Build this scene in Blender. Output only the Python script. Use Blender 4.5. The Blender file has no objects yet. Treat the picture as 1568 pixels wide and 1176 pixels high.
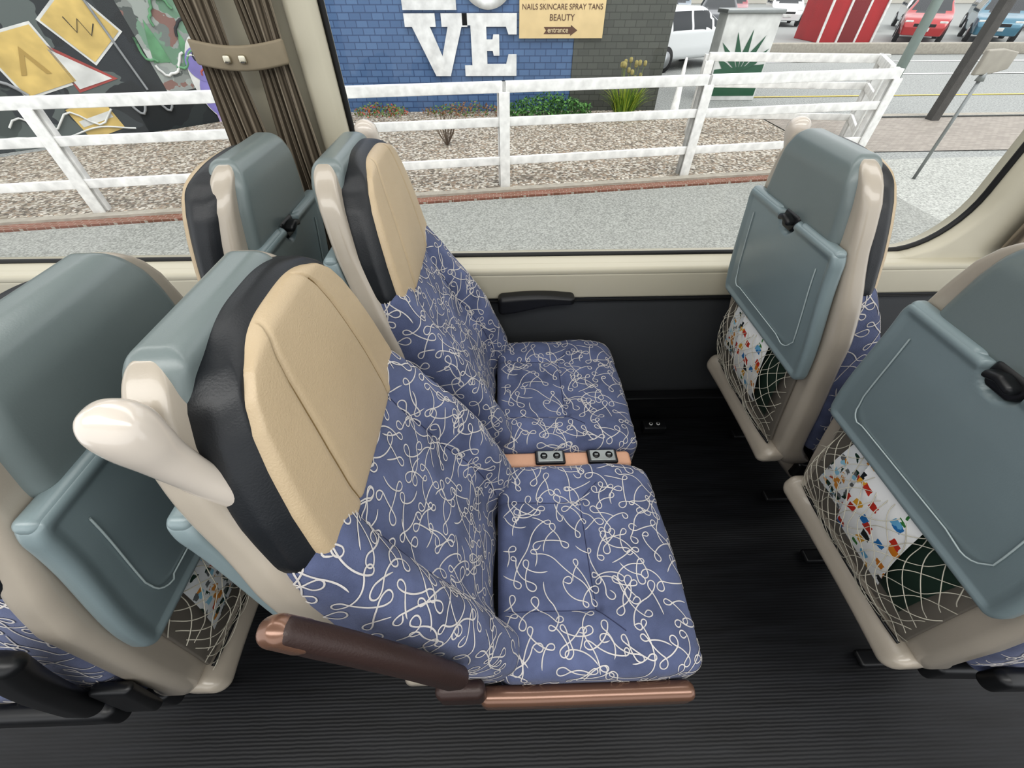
import bpy, math, random
import numpy as np
from mathutils import Vector, Matrix, noise
from mathutils.bvhtree import BVHTree
random.seed(7)
C = bpy.context.scene.collection
sc = bpy.context.scene
try:
    sc.view_settings.view_transform = 'Standard'
    sc.view_settings.look = 'Medium High Contrast'
except Exception: pass

def lin(h):
    h=h.lstrip('#'); out=[]
    for i in (0,2,4):
        c=int(h[i:i+2],16)/255
        out.append(c/12.92 if c<=.04045 else ((c+.055)/1.055)**2.4)
    return tuple(out)+(1,)

# ------------------------------------------------------------ materials
def mat(name, col, rough=.5, metal=0, noise_scale=None, noise_amt=.15, bump=0, bscale=200, coat=0, sheen=0, spec=None, stretch=None):
    m=bpy.data.materials.new(name); m.use_nodes=True
    nt=m.node_tree; b=nt.nodes['Principled BSDF']
    c=lin(col)
    b.inputs['Base Color'].default_value=c
    b.inputs['Roughness'].default_value=rough
    b.inputs['Metallic'].default_value=metal
    if coat: b.inputs['Coat Weight'].default_value=coat
    if sheen: b.inputs['Sheen Weight'].default_value=sheen
    if spec is not None: b.inputs['Specular IOR Level'].default_value=spec
    tc=nt.nodes.new('ShaderNodeTexCoord'); src=tc.outputs['Object']
    if stretch:
        mp=nt.nodes.new('ShaderNodeMapping'); mp.inputs['Scale'].default_value=stretch
        nt.links.new(src,mp.inputs['Vector']); src=mp.outputs['Vector']
    if noise_scale:
        n=nt.nodes.new('ShaderNodeTexNoise'); n.inputs['Scale'].default_value=noise_scale; n.inputs['Detail'].default_value=6
        nt.links.new(src,n.inputs['Vector'])
        r=nt.nodes.new('ShaderNodeValToRGB')
        r.color_ramp.elements[0].position=.3; r.color_ramp.elements[1].position=.7
        r.color_ramp.elements[0].color=tuple(x*(1-noise_amt) for x in c[:3])+(1,)
        r.color_ramp.elements[1].color=tuple(min(1,x*(1+noise_amt)) for x in c[:3])+(1,)
        nt.links.new(n.outputs['Fac'],r.inputs['Fac']); nt.links.new(r.outputs['Color'],b.inputs['Base Color'])
    if bump:
        n2=nt.nodes.new('ShaderNodeTexNoise'); n2.inputs['Scale'].default_value=bscale; n2.inputs['Detail'].default_value=4
        nt.links.new(tc.outputs['Object'],n2.inputs['Vector'])
        bp=nt.nodes.new('ShaderNodeBump'); bp.inputs['Strength'].default_value=bump; bp.inputs['Distance'].default_value=.002
        nt.links.new(n2.outputs['Fac'],bp.inputs['Height']); nt.links.new(bp.outputs['Normal'],b.inputs['Normal'])
    return m

M_fab=mat('fabric_blue','#5a627f',.97,0,13,.26,.5,600,sheen=.1,spec=.2)
M_thread=mat('fabric_thread_cream','#c3bfbc',.9,0,60,.08,.3,900)
M_seam=mat('fabric_seam_shade','#363b56',.95)  # dark blue stands in for the shadow lines along the fabric seams
M_tan=mat('leather_tan','#b5a387',.38,0,6,.06,.3,420)
M_tanseam=mat('leather_stitch','#86714f',.7)
M_blk=mat('leather_black','#1e2125',.4,0,8,.12,.14,420)
M_teal=mat('plastic_blue_grey','#737d7d',.28,0,6,.03,.06,500)
M_tray=mat('plastic_tray_blue_grey','#7f8d90',.28,0,6,.03,.06,500)
M_line=mat('plastic_groove_light','#b0bcbc',.4)
M_beige=mat('plastic_warm_grey','#a9a195',.28,0,6,.03,.06,500,coat=.3)
M_cream=mat('plastic_cream_handle','#c9c1b7',.2,0,4,.04,coat=.5)
M_bronze=mat('plastic_bronze','#7f6253',.26,.45,5,.08,coat=.3)
M_brown=mat('leather_dark_brown','#3e302d',.4,.1,8,.12,.2,300)
M_dark=mat('plastic_black','#1a1b1d',.38,0,10,.1)
M_dkpanel=mat('wall_panel_charcoal','#414345',.6,0,3,.06,.3,500)
M_ledge=mat('trim_cream','#bfbaa8',.42,0,3,.03)
M_gasket=mat('rubber_black','#101112',.5)
M_peach=mat('leather_peach','#c4997f',.5,0,20,.06,.3,400)
M_metal=mat('metal_grey','#8d9190',.35,.7,10,.05)
M_chrome=mat('metal_snap','#c8c2b0',.2,.9)
M_net=mat('net_cord','#b9b5a7',.8)
M_white=mat('paint_white_weathered','#e0e0dd',.65,0,9,.17)
M_concrete=mat('concrete','#9f9a8f',.85,0,12,.14,.4,60)

def floor_mat():
    m=mat('floor_ribbed_vinyl','#17181b',.45,0,7,.5,stretch=(.6,6,1),spec=.4)
    nt=m.node_tree; b=nt.nodes['Principled BSDF']; tc=[n for n in nt.nodes if n.type=='TEX_COORD'][0]
    w=nt.nodes.new('ShaderNodeTexWave'); w.wave_type='BANDS'; w.bands_direction='Y'
    w.inputs['Scale'].default_value=38; w.inputs['Distortion'].default_value=1.2; w.inputs['Detail'].default_value=3
    nt.links.new(tc.outputs['Object'],w.inputs['Vector'])
    bp=nt.nodes.new('ShaderNodeBump'); bp.inputs['Strength'].default_value=.16; bp.inputs['Distance'].default_value=.002
    nt.links.new(w.outputs['Fac'],bp.inputs['Height']); nt.links.new(bp.outputs['Normal'],b.inputs['Normal'])
    return m
M_floor=floor_mat()

def vor_mat(name,cols,scale,rough=.9,bump=.8,dist=.02,warp=0):
    m=bpy.data.materials.new(name); m.use_nodes=True; nt=m.node_tree; b=nt.nodes['Principled BSDF']
    b.inputs['Roughness'].default_value=rough
    tc=nt.nodes.new('ShaderNodeTexCoord'); v=nt.nodes.new('ShaderNodeTexVoronoi'); v.inputs['Scale'].default_value=scale
    if warp:
        nz=nt.nodes.new('ShaderNodeTexNoise'); nz.inputs['Scale'].default_value=scale*.8; nz.inputs['Detail'].default_value=3
        nt.links.new(tc.outputs['Object'],nz.inputs['Vector'])
        mx=nt.nodes.new('ShaderNodeVectorMath'); mx.operation='MULTIPLY_ADD'; mx.inputs[1].default_value=(warp,)*3
        nt.links.new(nz.outputs['Color'],mx.inputs[0]); nt.links.new(tc.outputs['Object'],mx.inputs[2]); nt.links.new(mx.outputs[0],v.inputs['Vector'])
    else: nt.links.new(tc.outputs['Object'],v.inputs['Vector'])
    r=nt.nodes.new('ShaderNodeValToRGB'); r.color_ramp.interpolation='CONSTANT'
    sep=nt.nodes.new('ShaderNodeSeparateColor'); nt.links.new(v.outputs['Color'],sep.inputs['Color'])
    nt.links.new(sep.outputs['Red'],r.inputs['Fac'])
    n=len(cols)
    while len(r.color_ramp.elements)<n: r.color_ramp.elements.new(.5)
    for i,c in enumerate(cols):
        r.color_ramp.elements[i].position=i/n; r.color_ramp.elements[i].color=lin(c)
    nt.links.new(r.outputs['Color'],b.inputs['Base Color'])
    if bump:
        bp=nt.nodes.new('ShaderNodeBump'); bp.inputs['Strength'].default_value=bump; bp.inputs['Distance'].default_value=dist; bp.invert=True
        nt.links.new(v.outputs['Distance'],bp.inputs['Height']); nt.links.new(bp.outputs['Normal'],b.inputs['Normal'])
    return m
M_gravel=vor_mat('gravel',['#a39c8e','#7d766a','#bdb7ab','#8f8579','#6b645b','#cdc8be','#9a8a78'],28)
M_graf=vor_mat('graffiti_paint',['#858a86','#9aa19c','#6a8a74','#8f9592','#b9bdba','#84675f','#737a76','#979e99','#74937f','#565c5a'],4.5,.8,0,warp=.5)
M_graf2=vor_mat('graffiti_dark',['#2a2e30','#31363a','#262a2c','#3c4244','#2e3335','#4a5250','#292d2f','#343a3b','#5f6866'],1.6,.75,0,warp=1.1)
def print_mat(name,bgc,cols,scale,thr=.33,ramp_white=.45):
    m=vor_mat(name,cols,scale,.3,0,warp=.02); nt=m.node_tree; b=nt.nodes['Principled BSDF']
    v=[n for n in nt.nodes if n.type=='TEX_VORONOI'][0]; r=[n for n in nt.nodes if n.type=='VALTORGB'][0]; sep=[n for n in nt.nodes if n.type=='SEPARATE_COLOR'][0]
    v.distance='CHEBYCHEV'
    lt=nt.nodes.new('ShaderNodeMath'); lt.operation='LESS_THAN'; lt.inputs[1].default_value=thr; nt.links.new(v.outputs['Distance'],lt.inputs[0])
    g=nt.nodes.new('ShaderNodeMath'); g.operation='GREATER_THAN'; g.inputs[1].default_value=ramp_white; nt.links.new(sep.outputs['Green'],g.inputs[0])
    mu=nt.nodes.new('ShaderNodeMath'); mu.operation='MULTIPLY'; nt.links.new(lt.outputs[0],mu.inputs[0]); nt.links.new(g.outputs[0],mu.inputs[1])
    mx=nt.nodes.new('ShaderNodeMix'); mx.data_type='RGBA'; mx.inputs[6].default_value=lin(bgc); nt.links.new(mu.outputs[0],mx.inputs['Factor']); nt.links.new(r.outputs['Color'],mx.inputs[7])
    nt.links.new(mx.outputs[2],b.inputs['Base Color']); return m
M_mag=print_mat('magazine_print','#e6e7e6',['#b83a2c','#2f74ae','#d3a03a','#3d7a40','#23282c','#6ba6c9','#c9802f'],38,.38,.42)
M_mag2=print_mat('brochure_print','#dcdfe0',['#8fbfd4','#c98a3e','#1f3b30','#6b6f70','#b8442f'],60,.42,.3)

def asphalt(name,c1,c2,scale=90):
    m=mat(name,c1,.9,0,scale,.42,.6,scale)
    nt=m.node_tree; b=nt.nodes['Principled BSDF']; tc=[n for n in nt.nodes if n.type=='TEX_COORD'][0]
    ramp=[n for n in nt.nodes if n.type=='VALTORGB'][0]
    ramp.color_ramp.elements[0].position=.38; ramp.color_ramp.elements[1].position=.62
    n=nt.nodes.new('ShaderNodeTexNoise'); n.inputs['Scale'].default_value=.7; n.inputs['Detail'].default_value=5
    nt.links.new(tc.outputs['Object'],n.inputs['Vector'])
    mm=nt.nodes.new('ShaderNodeMath'); mm.operation='MULTIPLY'; mm.inputs[1].default_value=.55; nt.links.new(n.outputs['Fac'],mm.inputs[0])
    mx=nt.nodes.new('ShaderNodeMix'); mx.data_type='RGBA'; mx.blend_type='MIX'
    nt.links.new(mm.outputs[0],mx.inputs['Factor']); nt.links.new(ramp.outputs['Color'],mx.inputs[6]); mx.inputs[7].default_value=lin(c2)
    nt.links.new(mx.outputs[2],b.inputs['Base Color'])
    return m
M_asph=asphalt('asphalt_path','#888a85','#9b9d98',48)
M_road=asphalt('asphalt_road','#8f9290','#9c9f9d',30)

def brick_mat(name,c1,c2,mortar,scale,vec='wall',bw=.5,rh=.25,ms=.015):
    m=bpy.data.materials.new(name); m.use_nodes=True; nt=m.node_tree; b=nt.nodes['Principled BSDF']; b.inputs['Roughness'].default_value=.75
    tc=nt.nodes.new('ShaderNodeTexCoord'); br=nt.nodes.new('ShaderNodeTexBrick')
    if vec=='wall':
        s=nt.nodes.new('ShaderNodeSeparateXYZ'); cb=nt.nodes.new('ShaderNodeCombineXYZ')
        nt.links.new(tc.outputs['Object'],s.inputs[0]); nt.links.new(s.outputs[0],cb.inputs[0]); nt.links.new(s.outputs[2],cb.inputs[1])
        nt.links.new(cb.outputs[0],br.inputs['Vector'])
    else: nt.links.new(tc.outputs['Object'],br.inputs['Vector'])
    br.inputs['Scale'].default_value=scale; br.inputs['Color1'].default_value=lin(c1); br.inputs['Color2'].default_value=lin(c2)
    br.inputs['Mortar'].default_value=lin(mortar); br.inputs['Mortar Size'].default_value=ms
    br.inputs['Brick Width'].default_value=bw; br.inputs['Row Height'].default_value=rh
    nt.links.new(br.outputs['Color'],b.inputs['Base Color'])
    bp=nt.nodes.new('ShaderNodeBump'); bp.inputs['Strength'].default_value=.6; bp.inputs['Distance'].default_value=.01; bp.invert=True
    nt.links.new(br.outputs['Fac'],bp.inputs['Height']); nt.links.new(bp.outputs['Normal'],b.inputs['Normal'])
    return m
M_bluebrick=brick_mat('brick_painted_blue','#4f6b91','#5c799f','#3d5479',2.2,ms=.02)
M_greybrick=brick_mat('brick_painted_grey','#50534e','#5a5d57','#42453f',2.2)
M_pave=brick_mat('paving_brick','#8f8880','#a19a91','#77726b',4,'g')
M_edge=brick_mat('brick_edging','#83594b','#75503f','#a39a8e',5,'g')

# ------------------------------------------------------------ geometry
def axis(h,r,n,k=4):
    inner=list(np.linspace(-(h-r),(h-r),n)) if h-r>1e-5 else [0.0]
    e=[(h-r)+r*math.tan(math.pi/4*i/k) for i in range(1,k+1)]
    return [-x for x in reversed(e)]+inner+e

def rbox(name,hx,hy,hz,r,n=(4,4,4),deform=None,k=4,c=(0,0,0)):
    H=(hx,hy,hz); A=[axis(H[i],r,n[i],k) for i in range(3)]
    V=[];F=[];idx={}
    def vid(p):
        key=tuple(round(t,6) for t in p)
        if key in idx: return idx[key]
        q=[max(-(H[i]-r),min(H[i]-r,p[i])) for i in range(3)]
        d=Vector([p[i]-q[i] for i in range(3)]); L=d.length
        if L>1e-9: d=d/L*r
        o=Vector(q)+d
        if deform: o=Vector(deform(o.x,o.y,o.z))
        V.append((o.x+c[0],o.y+c[1],o.z+c[2])); idx[key]=len(V)-1
        return idx[key]
    for d in range(3):
        b,cc=(d+1)%3,(d+2)%3
        for s in (-1,1):
            for i in range(len(A[b])-1):
                for j in range(len(A[cc])-1):
                    q=[]
                    for (ii,jj) in ((i,j),(i+1,j),(i+1,j+1),(i,j+1)):
                        p=[0,0,0]; p[d]=s*H[d]; p[b]=A[b][ii]; p[cc]=A[cc][jj]
                        q.append(vid(p))
                    if s<0: q.reverse()
                    F.append(q)
    return mk(name,V,F)

def mk(name,V,F,smooth=True):
    me=bpy.data.meshes.new(name); me.from_pydata([tuple(v) for v in V],[],F); me.update()
    if smooth: me.polygons.foreach_set('use_smooth',[True]*len(me.polygons))
    return me

def obj(name,data,m=None,parent=None,loc=(0,0,0),rot=(0,0,0),scale=(1,1,1)):
    o=bpy.data.objects.new(name,data); C.objects.link(o)
    if m and data and len(data.materials)==0: data.materials.append(m)
    o.location=loc; o.rotation_euler=rot; o.scale=scale
    if parent: o.parent=parent
    return o
def empty(name,loc=(0,0,0),rot=(0,0,0)):
    o=bpy.data.objects.new(name,None); o.empty_display_size=.1; C.objects.link(o); o.location=loc; o.rotation_euler=rot; return o

def box(name,x0,x1,y0,y1,z0,z1,r=.002,n=(2,2,2)):
    r=min(r,(x1-x0)/2,(y1-y0)/2,(z1-z0)/2)
    return rbox(name,(x1-x0)/2,(y1-y0)/2,(z1-z0)/2,r,n,None,2,((x0+x1)/2,(y0+y1)/2,(z0+z1)/2))

def tube(name,lines,rad,cyc=False,res=2):
    cu=bpy.data.curves.new(name,'CURVE'); cu.dimensions='3D'; cu.bevel_depth=rad; cu.bevel_resolution=res
    for L in lines:
        s=cu.splines.new('POLY'); s.points.add(len(L)-1)
        for i,p in enumerate(L): s.points[i].co=(p[0],p[1],p[2],1)
        s.use_cyclic_u=cyc
    return cu

def loft(name,rings,cap=True):
    V=[];F=[];n=len(rings[0])
    for r in rings: V+=r
    for i in range(len(rings)-1):
        for j in range(n):
            a=i*n+j;b=i*n+(j+1)%n
            F.append((a,b,b+n,a+n))
    if cap:
        F.append(tuple(reversed(range(n)))); F.append(tuple(range((len(rings)-1)*n,len(rings)*n)))
    return mk(name,V,F)

def cyl(name,r0,r1,h,seg=24,axis='z'):
    R=[]
    for z,r in ((0,r0),(h,r1)):
        ring=[]
        for i in range(seg):
            a=2*math.pi*i/seg; p=(r*math.cos(a),r*math.sin(a),z)
            if axis=='y': p=(p[0],p[2],-p[1])
            ring.append(p)
        R.append(ring)
    return loft(name,R)

def ss(x,a,b):
    if a==b: return float(x>a)
    t=max(0,min(1,(x-a)/(b-a))); return t*t*(3-2*t)
def gs(x,s): return math.exp(-(x/s)**2)
def interp(z,tab):
    if z<=tab[0][0]: return tab[0][1]
    for (a,va),(b,vb) in zip(tab,tab[1:]):
        if z<=b:
            return va+(vb-va)*(z-a)/(b-a)
    return tab[-1][1]
def bvh_of(me): return BVHTree.FromPolygons([v.co.copy() for v in me.vertices],[tuple(p.vertices) for p in me.polygons])

# ------------------------------------------------------------ embroidery lines walked over a surface
def squiggles(name,me,accept,total,seed,w=.0025):
    rnd=random.Random(seed)
    bvh=bvh_of(me); P=me.polygons
    areas=np.array([p.area if accept(p.normal,p.center) else 0 for p in P]); cum=np.cumsum(areas)
    OV=[];OF=[];pts=np.zeros((0,3)); done=0; ds=.003
    def stroke():
        best=None;bd=-1
        for _ in range(40):
            f=min(int(np.searchsorted(cum,rnd.random()*cum[-1])),len(P)-1); c=P[f].center
            d=9 if len(pts)==0 else float(np.min(np.sum((pts-np.array(c))**2,axis=1)))
            if d>bd: bd=d;best=(c.copy(),P[f].normal.copy())
        p,nr=best
        t=nr.orthogonal().normalized(); t.rotate(Matrix.Rotation(rnd.random()*6.28,3,nr))
        L=rnd.uniform(.22,.45); prog=[]; sgn=rnd.choice((-1,1))
        while sum(a for a,_ in prog)<L:
            prog.append((rnd.uniform(.03,.065),sgn*rnd.uniform(4,26)))
            if rnd.random()<.85:
                r=rnd.uniform(.006,.0105); sg=-sgn if rnd.random()<.6 else sgn
                turn=rnd.uniform(4.4,5.8)
                prog.append((turn*r*.4,sg/r*.7)); prog.append((turn*r*.5,sg/r*1.3)); prog.append((.012,sg*30))
            sgn=-sgn if rnd.random()<.75 else sgn
        line=[]
        for ln,k in prog:
            for _ in range(max(1,int(ln/ds))):
                line.append((p.copy(),nr.copy(),t.copy()))
                t.rotate(Matrix.Rotation(k*ds,3,nr))
                loc,n2,i,d=bvh.find_nearest(p+t*ds)
                if loc is None: return line
                p=loc; nr=(nr*.5+n2*.5).normalized(); t=(t-nr*t.dot(nr)).normalized()
                if not accept(nr,p): return line
        return line
    while done<total:
        cand=None;cs=1e9
        for _ in range(8):
            ln=stroke()
            if len(ln)<20: continue
            if len(pts)==0: cand=ln;break
            A=np.array([tuple(a) for a,_,_ in ln[::3]])
            D=np.min(np.sum((A[:,None,:]-pts[None,:,:])**2,axis=2),axis=1)
            s=float(np.mean(np.exp(-D/(.007**2))))
            if s<cs: cs=s;cand=ln
        if cand is None: continue
        line=cand; base=len(OV)
        for i,(a,n_,t_) in enumerate(line):
            ww=w*.5*min(1,.35+i*.3,.35+(len(line)-1-i)*.3)
            sd=n_.cross(t_)*ww
            OV+= [a+n_*.0009+sd, a+n_*.0014, a+n_*.0009-sd]
        for i in range(len(line)-1):
            b=base+i*3
            OF+= [(b,b+3,b+4,b+1),(b+1,b+4,b+5,b+2)]
        arr=np.array([tuple(a) for a,_,_ in line[::3]]); pts=np.vstack([pts,arr]); done+=len(line)*ds
    m=mk(name,OV,OF); m.materials.append(M_thread); return m

# ------------------------------------------------------------ SEAT parts (local: +x forward, y across, z up)
REAR=[(.33,-.12),(.38,-.165),(.43,-.19),(.5,-.207),(.6,-.228),(.73,-.255),(.95,-.30),(1.05,-.318),(1.2,-.338)]
def rear(z): return interp(z,REAR)
def front(z): return -.045-.36*(z-.48)

def d_cush(x,y,z):
    t=ss(z,0,.05)
    X=x+.175
    dz=0
    dz+=.007*ss(abs(y),.115,.16)*ss(.225-abs(y)+.02,0,.04)
    dz+=.006*ss(X,.19,.24)*ss(.40-X,.0,.1)
    dz-=.014*ss(X,.32,.38)
    if X<.19: dz-=.006*gs(abs(y)-.125,.006)
    if abs(y)<.13: dz-=.006*gs(X-.185,.006)
    dz-=.004*gs(y,.1)*gs(X-.08,.1)
    dz+=.006*noise.noise(Vector((x*9,y*9,3)))
    wy=1-.025*ss(x,.08,.21)
    return (x+.182+.010*(1-(y/.24)**2)*ss(x,.1,.2), y*wy, z+.416+dz*t)
me_c=rbox('cushion',.205,.241,.076,.028,(66,78,5),d_cush,5); me_c.materials.append(M_fab)

def backw(Z): return interp(Z,[(.40,1.0),(.55,1.03),(.78,1.0),(.9,.93),(1.0,.80)])
def d_back(x,y,z):
    Z=z+.70
    t=ss(x,-.01,.035)
    f=front(Z)
    lum=.018*math.exp(-((Z-.62)/.1)**2)
    hump=interp(Z,[(.42,.035),(.52,.075),(.68,.072),(.80,.05),(.92,.018),(1.0,.0)])
    wing=ss(abs(y),.105,.18)
    dx=hump*wing+lum*(1-wing)
    dx-=.008*gs(abs(y)-.13+.05*(Z-.7),.007)*(Z<.93)
    dx+=.006*noise.noise(Vector((y*9,Z*9,8)))
    X=x+f-.042+dx*t
    return (X,y*backw(Z),Z)
me_b=rbox('backrest',.042,.237,.285,.036,(4,76,84),d_back,5); me_b.materials.append(M_fab)

bc=bvh_of(me_c); bb=bvh_of(me_b)
def onC(x,y):
    h=bc.ray_cast(Vector((x,y,1)),Vector((0,0,-1)))[0]; return (x,y,h.z+.0003) if h else None
def onB(y,z):
    h=bb.ray_cast(Vector((.5,y,z)),Vector((-1,0,0)))[0]; return (h.x+.0003,y,z) if h else None
def line(f,a,b,n=30):
    return [p for p in (f(a[0]+(b[0]-a[0])*i/n,a[1]+(b[1]-a[1])*i/n) for i in range(n+1)) if p]
sl=[line(onC,(.0,.125),(.185,.125)),line(onC,(.0,-.125),(.185,-.125)),line(onC,(.185,-.125),(.185,.125)),line(onC,(.185,.125),(.235,.17),8),line(onC,(.185,-.125),(.235,-.17),8)]
cu_sc=tube('cushion_seam_shade',sl,.0010,res=1); cu_sc.materials.append(M_seam)  # thin dark tubes paint the shade in the cushion seams
sb=[]
for sg in (-1,1): sb.append([p for p in (onB(sg*(.13-.05*(z-.7))*backw(z),z) for z in np.linspace(.5,.93,40)) if p])
cu_sb=tube('backrest_seam_shade',sb,.0010,res=1); cu_sb.materials.append(M_seam)  # seam shadow drawn as dark tubes here too

def headw(Z): return interp(Z,[(.90,.98),(.96,1.0),(1.03,.93),(1.09,.84),(1.13,.77),(1.16,.68),(1.18,.56),(1.195,.38)])
def d_head(hy,hz,x0,seam,zc=1.05,shrink=0):
    def f(x,y,z):
        Z=z+zc
        X=x+x0-.17*(Z-1.05)
        if seam:
            t=ss(x,-.005,.008)
            X+=t*(.009*(1-(y/hy)**2)*(1-(z/hz)**2)**.7 if abs(z)<hz else 0)
            X-=t*.004*gs(abs(y)-.10,.004)
        w=headw(Z+shrink*.006)
        zz=Z-.014*(abs(y)/hy)**3*ss(z,0,hz)+.006*(abs(y)/hy)**4*ss(-z,0,hz)
        return (X,y*w+.006+.06*max(0,Z-.97),zz)
    return f
me_h=rbox('headrest_pad',.014,.191,.134,.013,(3,70,46),d_head(.191,.134,-.236,True,1.047,1),4); me_h.materials.append(M_tan)
def d_rim(x,y,z):
    f=d_head(.209,.143,-.264,False,1.046)
    t=ss(x,.008,.030)
    return f(x,y*(1-.03*t),z*(1-.02*t))
me_r=rbox('headrest_rim',.032,.209,.143,.024,(8,50,34),d_rim,5); me_r.materials.append(M_blk)
bh=bvh_of(me_h)
sh_=[]
for sg in (-1,1):
    L=[]
    for z in np.linspace(.925,1.165,30):
        y=sg*.10*headw(z+.006)+.006+.06*max(0,z-.97)
        h=bh.ray_cast(Vector((.5,y,z)),Vector((-1,0,0)))[0]
        if h: L.append((h.x+.0002,y,z))
    sh_.append(L)
cu_sh=tube('headrest_stitching',sh_,.0008,res=1); cu_sh.materials.append(M_tanseam)

def shellw(Z): return interp(Z,[(.33,.92),(.4,.98),(.6,1.0),(.85,.98),(.93,.92),(1.0,.83),(1.08,.75),(1.13,.68),(1.16,.60),(1.19,.46)])
def d_shell(x,y,z):
    Z=z+.765
    th=interp(Z,[(.33,.10),(.45,.075),(.9,.058),(1.05,.044),(1.2,.040)])
    X=rear(Z)-.004*ss(Z,.95,1.05)+ (x+.03)/.06*th
    return (X,y*shellw(Z),Z)
me_s=rbox('back_shell',.03,.24,.425,.020,(3,30,60),d_shell,4); me_s.materials.append(M_beige)

def d_hs(x,y,z):
    Z=z+1.112
    X=rear(Z)+.010+x+.012*ss(z,.03,.09)
    w=interp(Z,[(1.0,1.04),(1.06,1.0),(1.12,.92),(1.16,.83),(1.19,.71),(1.21,.6)])
    return (X,y*w,Z)
me_hs=rbox('head_shell',.030,.150,.084,.022,(4,30,16),d_hs,5); me_hs.materials.append(M_teal)

def d_tray(x,y,z):
    Z=z+.878
    hz=.165; hy=.222
    w=1-.14*ss(z,-.12,.165)
    if abs(z)>hz-.03: w*=1-.05*((abs(z)-(hz-.03))/.03)**2
    dx=0
    if x<0:
        e=max(abs(y)/hy, (abs(z)+ (hy-hz))/hy)
        dx=-.005*ss(e,.90,.94)
        dx+=.018*ss(.042-math.hypot(y,(z-hz)),0,.006)
    return (rear(Z)-.016+x+dx,y*w,Z)
me_t=rbox('tray_table',.013,.222,.165,.010,(3,70,56),d_tray,3); me_t.materials.append(M_tray)
def d_roll(x,y,z):
    dip=ss(.05-abs(y),0,.012)
    return (rear(1.035)-.018+x+.016*dip,y,1.036+z-.004*dip)
me_tb=rbox('tray_top_roll',.014,.186,.011,.0105,(3,50,2),d_roll,5); me_tb.materials.append(M_tray)
def ug(z): return rear(z)-.0312
def sx(z): return .165*(1-.12*ss(z-.878,-.12,.165))
L=[]
for z in np.linspace(.99,.80,8): L.append((ug(z),-sx(z),z))
for a in np.linspace(0,90,6)[1:]:
    L.append((ug(.80),-.160+.03*(1-math.cos(math.radians(a))),.80-.03*math.sin(math.radians(a))))
for y in np.linspace(-.130,.130,8)[1:]: L.append((ug(.77),y,.77))
for a in np.linspace(0,90,6)[1:]:
    L.append((ug(.80),.130+.03*math.sin(math.radians(a)),.77+.03*(1-math.cos(math.radians(a)))))
for z in np.linspace(.80,.99,8)[1:]: L.append((ug(z),sx(z),z))
cu_l=tube('tray_groove',[L],.0014); cu_l.materials.append(M_line)
me_k=rbox('tray_latch',.011,.022,.007,.006,(2,8,2),lambda x,y,z:(rear(1.03)-.030+x-.006*(1-(y/.03)**2),y,1.040+z-.35*abs(y)),4); me_k.materials.append(M_dark)
me_k2=rbox('tray_latch_cup',.008,.030,.020,.0079,(2,4,4),lambda x,y,z:(rear(1.03)-.019+x,y*(1-.4*ss(-z,0,.024)),1.030+z),4); me_k2.materials.append(M_dark)

def netx(y,z):
    b=math.sin(max(0,min(1,(z-.41)/.3))*math.pi)**.7
    return rear(z)-.012-.05*b*(1-(y/.2)**4)
NL=[]
n=13
for k in range(-n,n*2):
    for sg in (1,-1):
        Ls=[]
        for i in range(40):
            z=.42+.29*i/39
            y=-.19+.38*k/n+sg*(z-.42)*.62
            if -.19<=y<=.19:
                jz=.008*math.sin(k*2.1+i*.4)
                Ls.append((netx(y,z)+.006*math.sin(k*1.3+i*.3),y+jz,z))
        if len(Ls)>2: NL.append(Ls)
cu_n=tube('net_pocket',NL,.0009,res=1); cu_n.materials.append(M_net)
top=[(netx(y,.71)-.002,y,.71) for y in np.linspace(-.19,.19,14)]; bot=[(netx(y,.42)-.002,y,.42) for y in np.linspace(-.19,.19,14)]
cu_nr=tube('net_hem',[top,bot],.0035); cu_nr.materials.append(M_dark)
def sheet(name,y0,y1,z0,z1,off,tilt,m):
    V=[];F=[];nn=10
    for i in range(nn+1):
        for j in range(nn+1):
            y=y0+(y1-y0)*i/nn; z=z0+(z1-z0)*j/nn
            V.append((rear(z)-off-.018*math.sin((z-.43)/.3*math.pi),y+tilt*(z-z0),z))
    for i in range(nn):
        for j in range(nn):
            a=i*(nn+1)+j; F.append((a,a+1,a+nn+2,a+nn+1))
    me=mk(name,V,F); me.materials.append(m); return me
me_m1=sheet('magazine',-.10,.05,.51,.73,.022,.12,M_mag)
me_m2=sheet('brochure',-.02,.15,.53,.745,.013,-.1,M_mag2)
me_m3=sheet('leaflet',-.15,.0,.50,.70,.009,-.05,mat('leaflet_green','#26382f',.4))
me_bk=rbox('pocket_back',.004,.19,.14,.003,(2,4,12),lambda x,y,z:(rear(z+.57)-.006+x,y,z+.57),2); me_bk.materials.append(mat('pocket_liner','#6f6a62',.6))

me_f=rbox('seat_frame',.185,.2,.05,.02,(3,3,3),None,3,(.17,0,.31)); me_f.materials.append(M_dark)
me_leg=rbox('leg',.035,.02,.15,.012,(2,2,6),lambda x,y,z:(x*(1+.8*ss(-z,.0,.15)),y,z),3,(.14,0,.15)); me_leg.materials.append(M_dark)
me_foot=rbox('floor_rail',.17,.022,.010,.008,(3,2,2),None,3,(.16,0,.011)); me_foot.materials.append(M_dark)
me_bs=rbox('pocket_basin',.045,.232,.035,.03,(3,14,3),lambda x,y,z:(x-.165+.25*z+.02*(y/.23)**4*-1,y,z+.375+.02*(abs(y)/.23)**5),5); me_bs.materials.append(M_beige)
me_lf=rbox('lower_fairing',.032,.030,.09,.024,(3,3,10),lambda x,y,z:(x-.075-.9*z,y,z+.30),4); me_lf.materials.append(M_beige)
me_br=rbox('recline_bracket',.09,.016,.035,.014,(6,2,4),lambda x,y,z:(x-.0,y,z+.30-.25*x),3); me_br.materials.append(M_dark)

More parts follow.
